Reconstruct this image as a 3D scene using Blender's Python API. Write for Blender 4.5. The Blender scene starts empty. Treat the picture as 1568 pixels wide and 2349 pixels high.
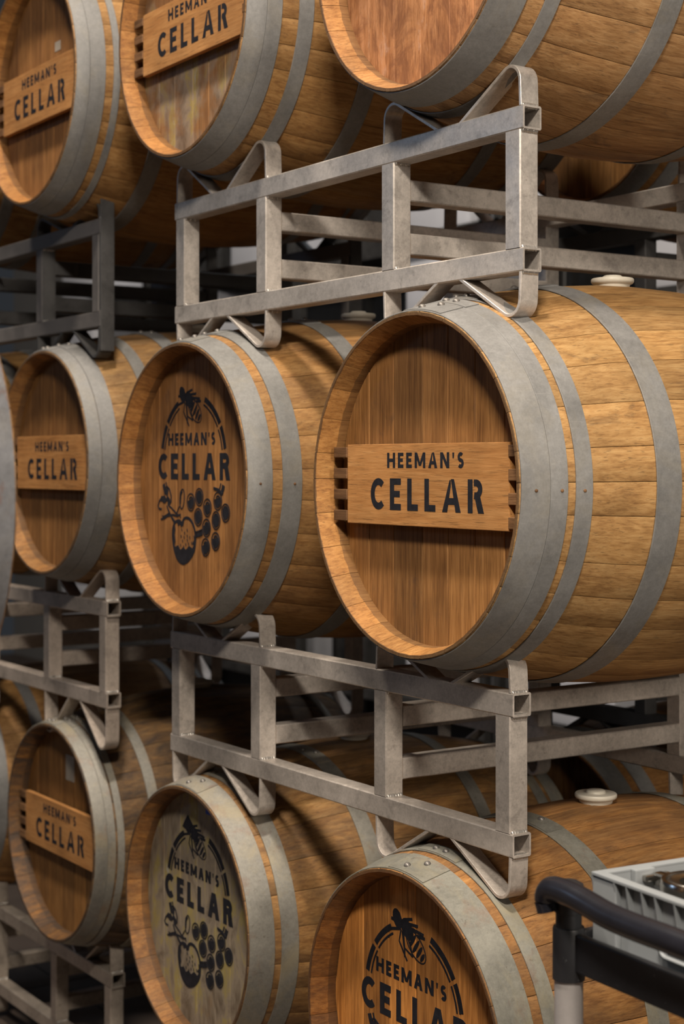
import bpy, bmesh, math, random
from math import sin, cos, pi, radians, sqrt, atan2, hypot
from mathutils import Vector, Matrix, Euler

S = bpy.context.scene
COL = S.collection
random.seed(7)

# ------------------------------------------------------------------ camera
cam_d = bpy.data.cameras.new('camera')
cam = bpy.data.objects.new('camera', cam_d)
COL.objects.link(cam)
S.camera = cam
cam.location = (2.0611, -1.7365, 0.6658)
cam.rotation_euler = (radians(90), 0, 0.9825)
cam_d.sensor_fit = 'HORIZONTAL'
cam_d.sensor_width = 24.0
cam_d.lens = 3694.4 / 1568 * 24.0
cam_d.shift_y = -(2349 / 2 - 1063.0) / 1568
cam_d.clip_start = 0.05
cam_d.dof.use_dof = True
cam_d.dof.focus_distance = 2.78
cam_d.dof.aperture_fstop = 4.5

# ------------------------------------------------------------------ exposure
S.view_settings.view_transform = 'Standard'
S.view_settings.look = 'None'
S.view_settings.gamma = 1
S.view_settings.use_curve_mapping = False
S.view_settings.exposure = 0.46

# ------------------------------------------------------------------ world: dim interior ambience
w = bpy.data.worlds.new('hall_ambience')
S.world = w
w.use_nodes = True
w.node_tree.nodes['Background'].inputs[0].default_value = (0.80, 0.88, 1.0, 1)
w.node_tree.nodes['Background'].inputs[1].default_value = 0.02

# ------------------------------------------------------------------ lamps hanging in the hall
def lamp(name, loc, aim, size, power, col):
    d = bpy.data.lights.new(name, 'AREA')
    d.shape = 'RECTANGLE'
    d.size, d.size_y = size
    d.energy = power
    d.color = col
    o = bpy.data.objects.new(name, d)
    COL.objects.link(o)
    o.location = loc
    o.rotation_euler = (Vector(aim) - Vector(loc)).to_track_quat('-Z', 'Y').to_euler()
    return o

WARM = (1.0, 0.89, 0.76)
COOL = (0.45, 0.66, 1.0)
lamp('ceiling_lamp', (0.9, -1.70, 6.2), (0.3, -1.2, 0), (0.55, 0.35), 255, WARM)
lamp('ceiling_lamp', (-2.3, -1.60, 6.2), (-2.0, -1.1, 0), (0.55, 0.35), 180, WARM)
lamp('wall_lamp', (4.8, -0.7, 1.6), (0.0, 0.3, 0.6), (0.6, 0.8), 84, WARM)
lamp('ceiling_lamp', (1.9, -1.75, 2.7), (-0.2, 0, 0.5), (0.5, 0.25), 92, (1.0, 0.90, 0.78))
lamp('daylight_window', (-4.6, -4.6, 2.6), (-0.5, 0, 1.0), (0.7, 1.0), 12, COOL)
lamp('ceiling_lamp', (-3.8, 3.3, 5.0), (-3.8, 3.6, 0), (2.0, 0.3), 20, (0.86, 0.92, 1.0))

# ================================================================== materials
def nodes(name):
    m = bpy.data.materials.new(name)
    m.use_nodes = True
    nt = m.node_tree
    b = nt.nodes['Principled BSDF']
    return m, nt, b

class G:
    """tiny node graph helper"""
    def __init__(s, nt): s.nt = nt
    def n(s, t, **k):
        x = s.nt.nodes.new('ShaderNode' + t)
        for a, v in k.items(): setattr(x, a, v)
        return x
    def l(s, a, b): s.nt.links.new(a, b)
    def setin(s, node, i, v):
        if hasattr(v, 'is_linked') or hasattr(v, 'links'): s.l(v, node.inputs[i])
        else: node.inputs[i].default_value = v
    def math(s, op, a, b=0.0, clamp=False):
        x = s.n('Math', operation=op, use_clamp=clamp)
        s.setin(x, 0, a); s.setin(x, 1, b)
        return x.outputs[0]
    def vmath(s, op, a, b):
        x = s.n('VectorMath', operation=op)
        s.setin(x, 0, a); s.setin(x, 1, b)
        return x.outputs[0]
    def mix(s, f, a, b, mode='MIX'):
        x = s.n('Mix', data_type='RGBA', blend_type=mode)
        x.clamp_factor = True
        s.setin(x, 0, f); s.setin(x, 6, a); s.setin(x, 7, b)
        return x.outputs[2]
    def noise(s, vec, scale, detail=3, rough=0.55, dist=0.0):
        x = s.n('TexNoise')
        s.l(vec, x.inputs['Vector'])
        x.inputs['Scale'].default_value = scale
        x.inputs['Detail'].default_value = detail
        x.inputs['Roughness'].default_value = rough
        x.inputs['Distortion'].default_value = dist
        return x.outputs[0]
    def ramp(s, v, stops):
        x = s.n('ValToRGB')
        e = x.color_ramp.elements
        while len(e) < len(stops): e.new(0.5)
        for i, (p, c) in enumerate(stops):
            e[i].position = p
            e[i].color = (*c, 1) if len(c) == 3 else c
        s.l(v, x.inputs[0])
        return x.outputs[0]
    def bump(s, h, strength, dist):
        x = s.n('Bump')
        x.inputs['Strength'].default_value = strength
        x.inputs['Distance'].default_value = dist
        s.l(h, x.inputs['Height'])
        return x.outputs[0]

def g3(v): return (v, v, v)
ALB = 0.73                                # everything a little darker, lamps and exposure make up for it: less bounce light

def wood(name, stretch, lo, mid, hi, rough=0.62, rim=False, smudge=0.5, moldy=0.0, per=0.5, spec=0.25, worn=0.0):
    """oak with grain along the axis where STRETCH is small; tinted by the object's own colour"""
    m, nt, b = nodes(name)
    g = G(nt)
    tc = g.n('TexCoord'); oi = g.n('ObjectInfo')
    rnd = oi.outputs['Random']
    off = g.n('CombineXYZ')
    g.l(g.math('MULTIPLY', rnd, 31.0), off.inputs[0])
    g.l(g.math('MULTIPLY', rnd, 17.0), off.inputs[1])
    g.l(g.math('MULTIPLY', rnd, 23.0), off.inputs[2])
    base = g.vmath('ADD', tc.outputs['Object'], off.outputs[0])
    v = g.vmath('MULTIPLY', base, stretch)
    n1 = g.noise(v, 230, 4, 0.62, 0.3)         # grain
    n2 = g.noise(v, 34, 4, 0.62, 1.6)          # figure
    n3 = g.noise(base, 7, 3, 0.6)              # patches
    n4 = g.noise(v, 330, 2, 0.7)               # pores
    t = g.math('ADD', g.math('MULTIPLY', n1, 0.5), g.math('MULTIPLY', n2, 0.5))
    c = g.ramp(t, [(0.36, lo), (0.5, mid), (0.64, hi)])
    c = g.mix(1.0, c, g.ramp(n3, [(0.3, g3(0.78)), (0.7, g3(1.12))]), 'MULTIPLY')
    c = g.mix(1.0, c, g.ramp(rnd, [(0.0, g3(1 - per * 0.5)), (0.5, (1.0, 0.97, 0.93)), (1.0, (1 + per * 0.25, 1 + per * 0.22, 1 + per * 0.1))]), 'MULTIPLY')
    c = g.mix(g.ramp(n4, [(0.57, g3(0)), (0.70, g3(0.55))]), c, (0.13, 0.068, 0.028, 1))
    if smudge:
        v2 = g.vmath('MULTIPLY', base, tuple(0.45 + 0.55 * q for q in stretch))
        sm = g.noise(v2, 17, 5, 0.68, 0.8)
        c = g.mix(g.ramp(sm, [(0.60, g3(0)), (0.74, g3(smudge))]), c, (0.065, 0.042, 0.028, 1))
    if worn:
        wn = g.noise(g.vmath('MULTIPLY', tc.outputs['Object'], (1, 1, .6)), 14, 6, 0.7, 0.6)
        c = g.mix(g.ramp(wn, [(0.38, g3(worn)), (0.52, g3(0))]), c, (0.17, 0.075, 0.034, 1))
        c = g.mix(g.ramp(wn, [(0.58, g3(0)), (0.72, g3(worn))]), c, (0.50, 0.38, 0.30, 1))
    if moldy:
        mo = g.noise(tc.outputs['Object'], 5.5, 5, 0.65, 0.4)
        mo2 = g.noise(g.vmath('MULTIPLY', tc.outputs['Object'], (1, 1, .5)), 16, 4, 0.7, 0.5)
        tone = g.ramp(mo2, [(0.3, (0.10, 0.075, 0.05)), (0.5, (0.33, 0.27, 0.20)), (0.62, (0.42, 0.33, 0.10)), (0.72, (0.48, 0.46, 0.40))])
        c = g.mix(g.ramp(mo, [(0.56 - 0.35 * moldy, g3(0)), (0.70 - 0.35 * moldy, g3(0.85))]), c, tone)
    if rim:
        # grime soaked into the end grain of the chime, the croze and (by the object's own alpha) the whole stave
        sp = g.n('SeparateXYZ'); g.l(tc.outputs['Object'], sp.inputs[0])
        ay = g.math('ABSOLUTE', sp.outputs[1])
        wob = g.math('MULTIPLY', g.noise(base, 40, 3, 0.6), 0.006)
        end = g.math('GREATER_THAN', g.math('ADD', ay, wob), 0.4815)
        inn = g.math('MULTIPLY', g.math('LESS_THAN', g.math('SUBTRACT', ay, wob), 0.4425), g.math('GREATER_THAN', ay, 0.425))
        r2 = g.math('SQRT', g.math('ADD', g.math('MULTIPLY', sp.outputs[0], sp.outputs[0]), g.math('MULTIPLY', sp.outputs[2], sp.outputs[2])))
        inn = g.math('MULTIPLY', inn, g.math('LESS_THAN', r2, 0.284))
        fresh = g.math('MULTIPLY', g.math('GREATER_THAN', ay, 0.425), g.math('LESS_THAN', r2, 0.2922))
        c = g.mix(fresh, c, g.mix(1.0, c, (1.0, 0.84, 0.66, 1), 'MULTIPLY'))
        c = g.mix(g.math('MULTIPLY', end, 0.75), c, (0.075, 0.043, 0.024, 1))
        c = g.mix(g.math('MULTIPLY', inn, 0.55), c, (0.070, 0.038, 0.018, 1))
        gr = g.noise(g.vmath('MULTIPLY', base, (1, .35, 1)), 15, 6, 0.72, 0.5)
        amt = g.math('SUBTRACT', 1.0, oi.outputs['Alpha'])
        c = g.mix(g.math('MULTIPLY', g.ramp(gr, [(0.36, g3(0)), (0.60, g3(1))]), amt), c, (0.085, 0.060, 0.045, 1))
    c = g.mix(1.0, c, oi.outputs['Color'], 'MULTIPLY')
    c = g.mix(1.0, c, (ALB, ALB, ALB, 1), 'MULTIPLY')
    g.l(c, b.inputs['Base Color'])
    b.inputs['Roughness'].default_value = rough
    b.inputs['Specular IOR Level'].default_value = spec
    g.l(g.bump(n1, 0.35, 0.0015), b.inputs['Normal'])
    return m

OAK_LO, OAK_MID, OAK_HI = (0.27, 0.130, 0.043), (0.43, 0.232, 0.083), (0.55, 0.325, 0.130)
M_stave = wood('oak_stave', (1, .07, 1), OAK_LO, OAK_MID, OAK_HI, rim=True, smudge=0.6, per=0.34)
M_head = wood('oak_head', (1, 1, .05), (0.16, 0.073, 0.023), (0.28, 0.137, 0.044), (0.38, 0.200, 0.072), smudge=0.45, per=0.6)
M_head_mold = wood('oak_head_mouldy', (1, 1, .05), (0.17, 0.10, 0.05), (0.30, 0.20, 0.11), (0.40, 0.29, 0.17), smudge=0.6, moldy=0.72)
M_head_patch = wood('oak_head_patchy', (1, 1, .05), (0.19, 0.09, 0.035), (0.30, 0.15, 0.058), (0.40, 0.22, 0.09), smudge=0.5, moldy=0.36)
M_head_worn = wood('oak_head_worn', (1, 1, .12), (0.25, 0.115, 0.045), (0.40, 0.205, 0.09), (0.50, 0.28, 0.14), smudge=0.4, worn=0.75)
M_board = wood('pine_board', (.07, 1, 1), (0.42, 0.185, 0.058), (0.53, 0.250, 0.083), (0.60, 0.305, 0.112), smudge=0.0, per=0.15, rough=0.5)
M_dark_wood = wood('dark_peg_wood', (.1, 1, 1), (0.12, 0.06, 0.026), (0.20, 0.10, 0.045), (0.30, 0.16, 0.07), smudge=0.3)

def metal(name, base, var, rough, met, rust=0.0, dirt=0.0, scale=9.0, stretch=(1, 1, 1), speck=0.0, scuff=0.0):
    m, nt, b = nodes(name)
    g = G(nt)
    tc = g.n('TexCoord'); oi = g.n('ObjectInfo')
    off = g.n('CombineXYZ')
    g.l(g.math('MULTIPLY', oi.outputs['Random'], 19.0), off.inputs[0])
    g.l(g.math('MULTIPLY', oi.outputs['Random'], 41.0), off.inputs[2])
    base_v = g.vmath('ADD', tc.outputs['Object'], off.outputs[0])
    v = g.vmath('MULTIPLY', base_v, stretch)
    n1 = g.noise(v, scale, 5, 0.6, 0.3)
    n2 = g.noise(base_v, scale * 12, 3, 0.6)
    a = tuple(x * (1 - var) for x in base); c2 = tuple(min(1, x * (1 + var)) for x in base)
    n3 = g.noise(base_v, scale * 34, 2, 0.6)
    c = g.ramp(g.math('ADD', g.math('ADD', g.math('MULTIPLY', n1, 0.5), g.math('MULTIPLY', n2, 0.3)), g.math('MULTIPLY', n3, 0.2)), [(0.38, a), (0.62, c2)])
    if scuff:
        # darker handling marks and fine scratches
        sc = g.noise(base_v, 23, 6, 0.72, 0.4)
        c = g.mix(g.ramp(sc, [(0.53, g3(0)), (0.66, g3(scuff))]), c, (0.20, 0.185, 0.17, 1))
        ln = g.noise(g.vmath('MULTIPLY', base_v, (1, .25, 9)), 60, 3, 0.6, 0.8)
        c = g.mix(g.ramp(ln, [(0.64, g3(0)), (0.72, g3(scuff * .8))]), c, (0.62, 0.58, 0.54, 1))
    if speck:
        sp = g.noise(base_v, scale * 7, 4, 0.75)
        c = g.mix(g.ramp(sp, [(0.62, g3(0)), (0.70, g3(speck))]), c, (0.11, 0.085, 0.065, 1))
    if dirt:
        d = g.noise(base_v, 6, 5, 0.7, 0.6)
        c = g.mix(g.ramp(d, [(0.50, g3(0)), (0.66, g3(dirt))]), c, (0.40, 0.33, 0.20, 1))
    if rust:
        r = g.noise(base_v, 11, 6, 0.72, 0.3)
        c = g.mix(g.ramp(r, [(0.56, g3(0)), (0.66, g3(rust))]), c, (0.24, 0.085, 0.035, 1))
    c = g.mix(1.0, c, oi.outputs['Color'], 'MULTIPLY')
    c = g.mix(1.0, c, (ALB, ALB, ALB, 1), 'MULTIPLY')
    g.l(c, b.inputs['Base Color'])
    b.inputs['Metallic'].default_value = met
    rr = g.ramp(n1, [(0.3, g3(rough - 0.08)), (0.7, g3(rough + 0.1))])
    g.l(rr, b.inputs['Roughness'])
    g.l(g.bump(n2, 0.12, 0.001), b.inputs['Normal'])
    return m

M_hoop = metal('galvanised_hoop', (0.250, 0.244, 0.234), 0.22, 0.56, 0.25, dirt=0.18, speck=0.22, scuff=0.22)
M_hoop_stain = metal('stained_hoop', (0.285, 0.268, 0.228), 0.24, 0.55, 0.25, dirt=0.6, rust=0.3, speck=0.55, scuff=0.3)
M_hoop_rust = metal('rusted_hoop', (0.25, 0.25, 0.255), 0.25, 0.55, 0.25, rust=0.8, dirt=.15, speck=.3)
M_tube = metal('raw_steel_tube', (0.52, 0.48, 0.44), 0.25, 0.40, 0.45, speck=0.35, scale=7, scuff=0.45)
M_weld = metal('weld_metal', (0.62, 0.58, 0.53), 0.15, 0.32, 0.7, scale=60)
M_black_rack = metal('black_painted_steel', (0.050, 0.048, 0.047), 0.35, 0.55, 0.0, speck=0.0, scale=20)
M_grey_rack = metal('greyed_black_steel', (0.15, 0.135, 0.125), 0.22, 0.6, 0.0, scale=12)  # lighter grey version of the black rack steel, for rails and posts
M_rivet = metal('rivet_steel', (0.24, 0.22, 0.20), 0.2, 0.45, 0.6, scale=60)
M_stainless = metal('stainless_steel', (0.68, 0.64, 0.58), 0.08, 0.2, 1.0, scale=20)
M_pole = metal('satin_aluminium', (0.62, 0.58, 0.56), 0.05, 0.42, 0.35, scale=10)

def plain(name, col, rough=0.5, spec=0.5, var=0.0, scale=20, sub=0.0, speck=None):
    m, nt, b = nodes(name)
    g = G(nt)
    tc = g.n('TexCoord')
    n = g.noise(tc.outputs['Object'], scale, 4, 0.6)
    c = g.ramp(n, [(0.3, tuple(x * (1 - var) for x in col)), (0.7, tuple(min(1, x * (1 + var)) for x in col))])
    if speck:
        s = g.noise(tc.outputs['Object'], scale * 9, 3, 0.7)
        c = g.mix(g.ramp(s, [(0.66, g3(0)), (0.74, g3(0.5))]), c, (*speck, 1))
    g.l(c, b.inputs['Base Color'])
    b.inputs['Roughness'].default_value = rough
    b.inputs['Specular IOR Level'].default_value = spec
    if sub:
        b.inputs['Subsurface Weight'].default_value = sub
        b.inputs['Subsurface Radius'].default_value = (0.02, 0.02, 0.02)
    return m

M_ink = plain('black_stencil_paint', (0.015, 0.015, 0.019), 0.75, 0.12, 0.3, 60)
M_bung = plain('translucent_silicone', (0.52, 0.48, 0.40), 0.4, 0.4, 0.05, 20, 0.15)
M_black_plastic = plain('black_plastic', (0.012, 0.012, 0.016), 0.26, 0.5, 0.2, 25)
M_black_scuffed = plain('scuffed_black_plastic', (0.016, 0.016, 0.018), 0.42, 0.45, 0.2, 16, speck=(0.16, 0.16, 0.16))
M_crate = plain('grey_crate_plastic', (0.245, 0.258, 0.265), 0.45, 0.4, 0.05, 12)
M_white_plastic = plain('white_bin_plastic', (0.60, 0.61, 0.66), 0.4, 0.4, 0.04, 8)
M_floor = plain('sealed_concrete', (0.10, 0.075, 0.06), 0.6, 0.4, 0.22, 3)
M_wall = plain('grey_wall_paint', (0.26, 0.25, 0.24), 0.8, 0.2, 0.06, 2)
M_paper = plain('old_paper_label', (0.30, 0.26, 0.21), 0.8, 0.2, 0.1, 30)
M_blue = plain('blue_tape', (0.02, 0.06, 0.30), 0.5, 0.3, 0.1, 20)

# ================================================================== mesh helpers
def mesh_from(bm, name, smooth=False):
    me = bpy.data.meshes.new(name)
    bmesh.ops.recalc_face_normals(bm, faces=bm.faces)
    bm.to_mesh(me); bm.free()
    if smooth:
        for p in me.polygons: p.use_smooth = True
    return me

def obj(name, me, mat=None, parent=None, loc=(0, 0, 0), rot=(0, 0, 0), tint=None, label=None):
    o = bpy.data.objects.new(name, me)
    COL.objects.link(o)
    if mat is not None and len(me.materials) == 0: me.materials.append(mat)
    if mat is not None and me.materials[0] != mat:
        o.material_slots[0].link = 'OBJECT'
        o.material_slots[0].material = mat
    if parent: o.parent = parent
    o.location = loc; o.rotation_euler = rot
    if tint: o.color = tint if len(tint) == 4 else (*tint, 1)
    if label: o['label'] = label
    return o

def empty(name, loc, label, cat, group=None, rotz=0, scale=1):
    o = bpy.data.objects.new(name, None)
    o.empty_display_size = 0.05
    COL.objects.link(o)
    o.location = loc; o.rotation_euler = (0, 0, rotz)
    o.scale = (scale,) * 3
    o['label'] = label; o['category'] = cat
    if group: o['group'] = group
    return o

def tag(o, label, cat, group=None):
    o['label'] = label; o['category'] = cat
    if group: o['group'] = group
    return o

def structure(o):
    o['kind'] = 'structure'
    return o

def add_box(bm, a, b, bev=0.0):
    x0, y0, z0 = a; x1, y1, z1 = b
    vs = [bm.verts.new(p) for p in ((x0, y0, z0), (x1, y0, z0), (x1, y1, z0), (x0, y1, z0), (x0, y0, z1), (x1, y0, z1), (x1, y1, z1), (x0, y1, z1))]
    fs = [bm.faces.new([vs[i] for i in q]) for q in ((0, 3, 2, 1), (4, 5, 6, 7), (0, 1, 5, 4), (1, 2, 6, 5), (2, 3, 7, 6), (3, 0, 4, 7))]
    if bev:
        es = list({e for f in fs for e in f.edges})
        bmesh.ops.bevel(bm, geom=es, offset=bev, segments=2, affect='EDGES', profile=0.6)

def box_mesh(name, a, b, bev=0.0):
    bm = bmesh.new(); add_box(bm, a, b, bev)
    return mesh_from(bm, name)

def lathe_mesh(name, prof, seg=32, axis='Z', smooth=True):
    """closed surface of revolution from (radius, height) pairs"""
    bm = bmesh.new()
    rings = []
    for r, h in prof:
        if r < 1e-6:
            rings.append([bm.verts.new((0, 0, h) if axis == 'Z' else (0, h, 0))])
        else:
            rings.append([bm.verts.new((r * cos(2 * pi * i / seg), r * sin(2 * pi * i / seg), h) if axis == 'Z'
                                       else (r * cos(2 * pi * i / seg), h, r * sin(2 * pi * i / seg))) for i in range(seg)])
    for a, b in zip(rings, rings[1:]):
        for i in range(seg):
            j = (i + 1) % seg
            if len(a) == 1 and len(b) == 1: continue
            if len(a) == 1: bm.faces.new((a[0], b[i], b[j]))
            elif len(b) == 1: bm.faces.new((a[i], a[j], b[0]))
            else: bm.faces.new((a[i], a[j], b[j], b[i]))
    me = mesh_from(bm, name, smooth)
    if smooth: me.set_sharp_from_angle(angle=radians(40))
    return me

def tube_path_mesh(name, pts, radii, seg=14, squash=1.0):
    """solid bar swept along a smooth path"""
    bm = bmesh.new()
    P = [Vector(p) for p in pts]
    rings = []
    for i, p in enumerate(P):
        t = (P[min(i + 1, len(P) - 1)] - P[max(i - 1, 0)]).normalized()
        side = t.cross(Vector((0, 0, 1)))
        if side.length < 1e-3: side = Vector((0, 1, 0))
        side.normalize(); up = side.cross(t).normalized()
        r = radii[i] if isinstance(radii, (list, tuple)) else radii
        rings.append([bm.verts.new(p + side * (r * cos(2 * pi * k / seg)) + up * (r * squash * sin(2 * pi * k / seg))) for k in range(seg)])
    for a, b in zip(rings, rings[1:]):
        for k in range(seg):
            bm.faces.new((a[k], a[(k + 1) % seg], b[(k + 1) % seg], b[k]))
    bm.faces.new(rings[0][::-1]); bm.faces.new(rings[-1])
    me = mesh_from(bm, name, True)
    me.set_sharp_from_angle(angle=radians(50))
    return me

def catmull(pts, n=6):
    P = [Vector(p) for p in pts]
    out = []
    for i in range(len(P) - 1):
        p0, p1, p2, p3 = P[max(i - 1, 0)], P[i], P[i + 1], P[min(i + 2, len(P) - 1)]
        for k in range(n):
            t = k / n
            out.append(0.5 * ((2 * p1) + (p2 - p0) * t + (2 * p0 - 5 * p1 + 4 * p2 - p3) * t * t + (3 * p1 - p0 - 3 * p2 + p3) * t ** 3))
    out.append(P[-1])
    return out

# ------------------------------------------------------------------ flat painted shapes (lettering, emblem)
class Paint:
    """polygons in (u, v) turned into a thin coat of paint facing -Y"""
    def __init__(s): s.polys = []
    def poly(s, pts): s.polys.append(list(pts))
    def strip(s, pts, th, cut=None):
        """stroke of constant width along a smooth polyline"""
        n = len(pts); L = []; R = []
        for i, (x, y) in enumerate(pts):
            a = pts[max(i - 1, 0)]; b = pts[min(i + 1, n - 1)]
            dx, dy = b[0] - a[0], b[1] - a[1]
            d = hypot(dx, dy) or 1
            t = th[i] if isinstance(th, list) else th
            nx, ny = -dy / d * t / 2, dx / d * t / 2
            L.append((x + nx, y + ny)); R.append((x - nx, y - ny))
        for i in range(n - 1):
            s.polys.append([L[i], L[i + 1], R[i + 1], R[i]])
    def ell(s, cx, cy, rx, ry, rot=0, n=20):
        s.polys.append([(cx + rx * cos(t) * cos(rot) - ry * sin(t) * sin(rot), cy + rx * cos(t) * sin(rot) + ry * sin(t) * cos(rot)) for t in (2 * pi * k / n for k in range(n))])
    def arc(s, cx, cy, rx, ry, a0, a1, th, n=16, rot=0):
        pts = []
        for k in range(n + 1):
            t = radians(a0 + (a1 - a0) * k / n)
            x, y = rx * cos(t), ry * sin(t)
            pts.append((cx + x * cos(rot) - y * sin(rot), cy + x * sin(rot) + y * cos(rot)))
        s.strip(pts, th)
    def mesh(s, name, y=0.0, th=0.0003):
        bm = bmesh.new()
        for idx, p in enumerate(s.polys):
            h_ = th + idx * 1.5e-6            # strokes overlap: keep them a hair apart
            area = sum(p[i][0] * p[(i + 1) % len(p)][1] - p[(i + 1) % len(p)][0] * p[i][1] for i in range(len(p)))
            if abs(area) < 1e-9: continue
            if area < 0: p = p[::-1]
            f = [bm.verts.new((u, y - h_, v)) for u, v in p]
            k = [bm.verts.new((u, y, v)) for u, v in p]
            bm.faces.new(f)
            n = len(p)
            for i in range(n):
                bm.faces.new((f[(i + 1) % n], f[i], k[i], k[(i + 1) % n]))
        me = bpy.data.meshes.new(name)
        bm.normal_update(); bm.to_mesh(me); bm.free()
        return me

def glyph(P, ch, x, y, h, w, st, stencil=False):
    """one sans capital, box (x, y) to (x + w, y + h), stem width st"""
    q = lambda *a: P.poly([(x + px, y + py) for px, py in a])
    ht = st * 0.88
    if ch == 'H':
        q((0, 0), (st, 0), (st, h), (0, h)); q((w - st, 0), (w, 0), (w, h), (w - st, h))
        q((st, h * .5 - ht / 2), (w - st, h * .5 - ht / 2), (w - st, h * .5 + ht / 2), (st, h * .5 + ht / 2))
    elif ch == 'E':
        q((0, 0), (st, 0), (st, h), (0, h))
        q((st, 0), (w, 0), (w, ht), (st, ht)); q((st, h - ht), (w, h - ht), (w, h), (st, h))
        q((st, h * .51 - ht / 2), (w * .9, h * .51 - ht / 2), (w * .9, h * .51 + ht / 2), (st, h * .51 + ht / 2))
    elif ch == 'L':
        q((0, 0), (st, 0), (st, h), (0, h)); q((st, 0), (w, 0), (w, ht), (st, ht))
    elif ch == 'N':
        q((0, 0), (st, 0), (st, h), (0, h)); q((w - st, 0), (w, 0), (w, h), (w - st, h))
        q((0, h), (st * 1.1, h), (w, 0), (w - st * 1.1, 0))
    elif ch == 'M':
        q((0, 0), (st, 0), (st, h), (0, h)); q((w - st, 0), (w, 0), (w, h), (w - st, h))
        q((0, h), (st * 1.05, h), (w / 2 + st * .45, h * .14), (w / 2 - st * .45, h * .14))
        q((w - st * 1.05, h), (w, h), (w / 2 + st * .45, h * .14), (w / 2 - st * .45, h * .14))
    elif ch == 'A':
        c = w / 2
        if stencil:
            g = w * .035
            q((0, 0), (st * 1.1, 0), (c - g, h * .80), (c - g, h * .97), (c - st * .38, h * .97))
            q((c - st * .1, h), (c + st * .55, h), (w, 0), (w - st * 1.1, 0))
        else:
            q((0, 0), (st * 1.08, 0), (c + st * .3, h), (c - st * .55, h))
            q((c - st * .3, h), (c + st * .55, h), (w, 0), (w - st * 1.08, 0))
        q((w * .26, h * .23), (w * .74, h * .23), (w * .70, h * .23 + ht), (w * .30, h * .23 + ht))
    elif ch == 'C':
        rx = (w - .80 * st) / 1.68
        P.arc(x + st / 2 + rx, y + h / 2, rx, (h - st * .94) / 2, 47, 313, st * .96, 26)
    elif ch == 'R':
        q((0, 0), (st, 0), (st, h), (0, h))
        g = st * 1.28 if stencil else st
        r = h * .29
        bx = w * .90 - r
        q((g, h - ht), (bx, h - ht), (bx, h), (g, h))
        q((g, h - 2 * r), (bx, h - 2 * r), (bx, h - 2 * r + ht), (g, h - 2 * r + ht)) if not stencil else q((g, h - 2 * r), (bx, h - 2 * r), (bx, h - 2 * r + ht), (g * 1.1, h - 2 * r + ht))
        P.arc(x + bx, y + h - r, r - ht / 2, r - ht / 2, -90, 90, ht, 14)
        q((w * .42, h - 2 * r + ht * .4), (w * .42 + st * 1.1, h - 2 * r + ht * .6), (w, 0), (w - st * 1.2, 0))
    elif ch == 'S':
        r1 = (h - ht) / 4
        rx = (w - st) / 2
        c = []
        for k in range(15): 
            t = radians(38 + (270 - 38) * k / 14); c.append((x + w / 2 + rx * .92 * cos(t), y + h - ht / 2 - r1 + r1 * sin(t)))
        for k in range(1, 15):
            t = radians(90 - (90 + 142) * k / 14); c.append((x + w / 2 + rx * cos(t), y + ht / 2 + r1 + r1 * sin(t)))
        P.strip(c, st * .92)
    elif ch == "'":
        P.poly([(x, y + h * .98), (x + w, y + h * .98), (x + w * .75, y + h * .62), (x + w * .15, y + h * .62)])

WID = {'H': 1.0, 'E': .68, 'M': 1.28, 'A': 1.05, 'N': 1.04, "'": .22, 'S': .72, 'C': .84, 'L': .64, 'R': .88}
def word(P, text, u0, u1, v0, h, st, track=.22, stencil=False):
    """set the word so that it exactly fills u0..u1"""
    tot = sum(WID[c] for c in text) + track * (len(text) - 1)
    k = (u1 - u0) / tot
    u = u0
    for c in text:
        glyph(P, c, u, v0, h, WID[c] * k, st, stencil)
        u += (WID[c] + track) * k

def sign_text_mesh():
    P = Paint()
    word(P, "HEEMAN'S", -.096, .123, .0295, .0265, .0066, .36, True)
    word(P, "CELLAR", -.147, .176, -.0445, .0555, .0125, .40, True)
    return P.mesh('lettering')

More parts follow.
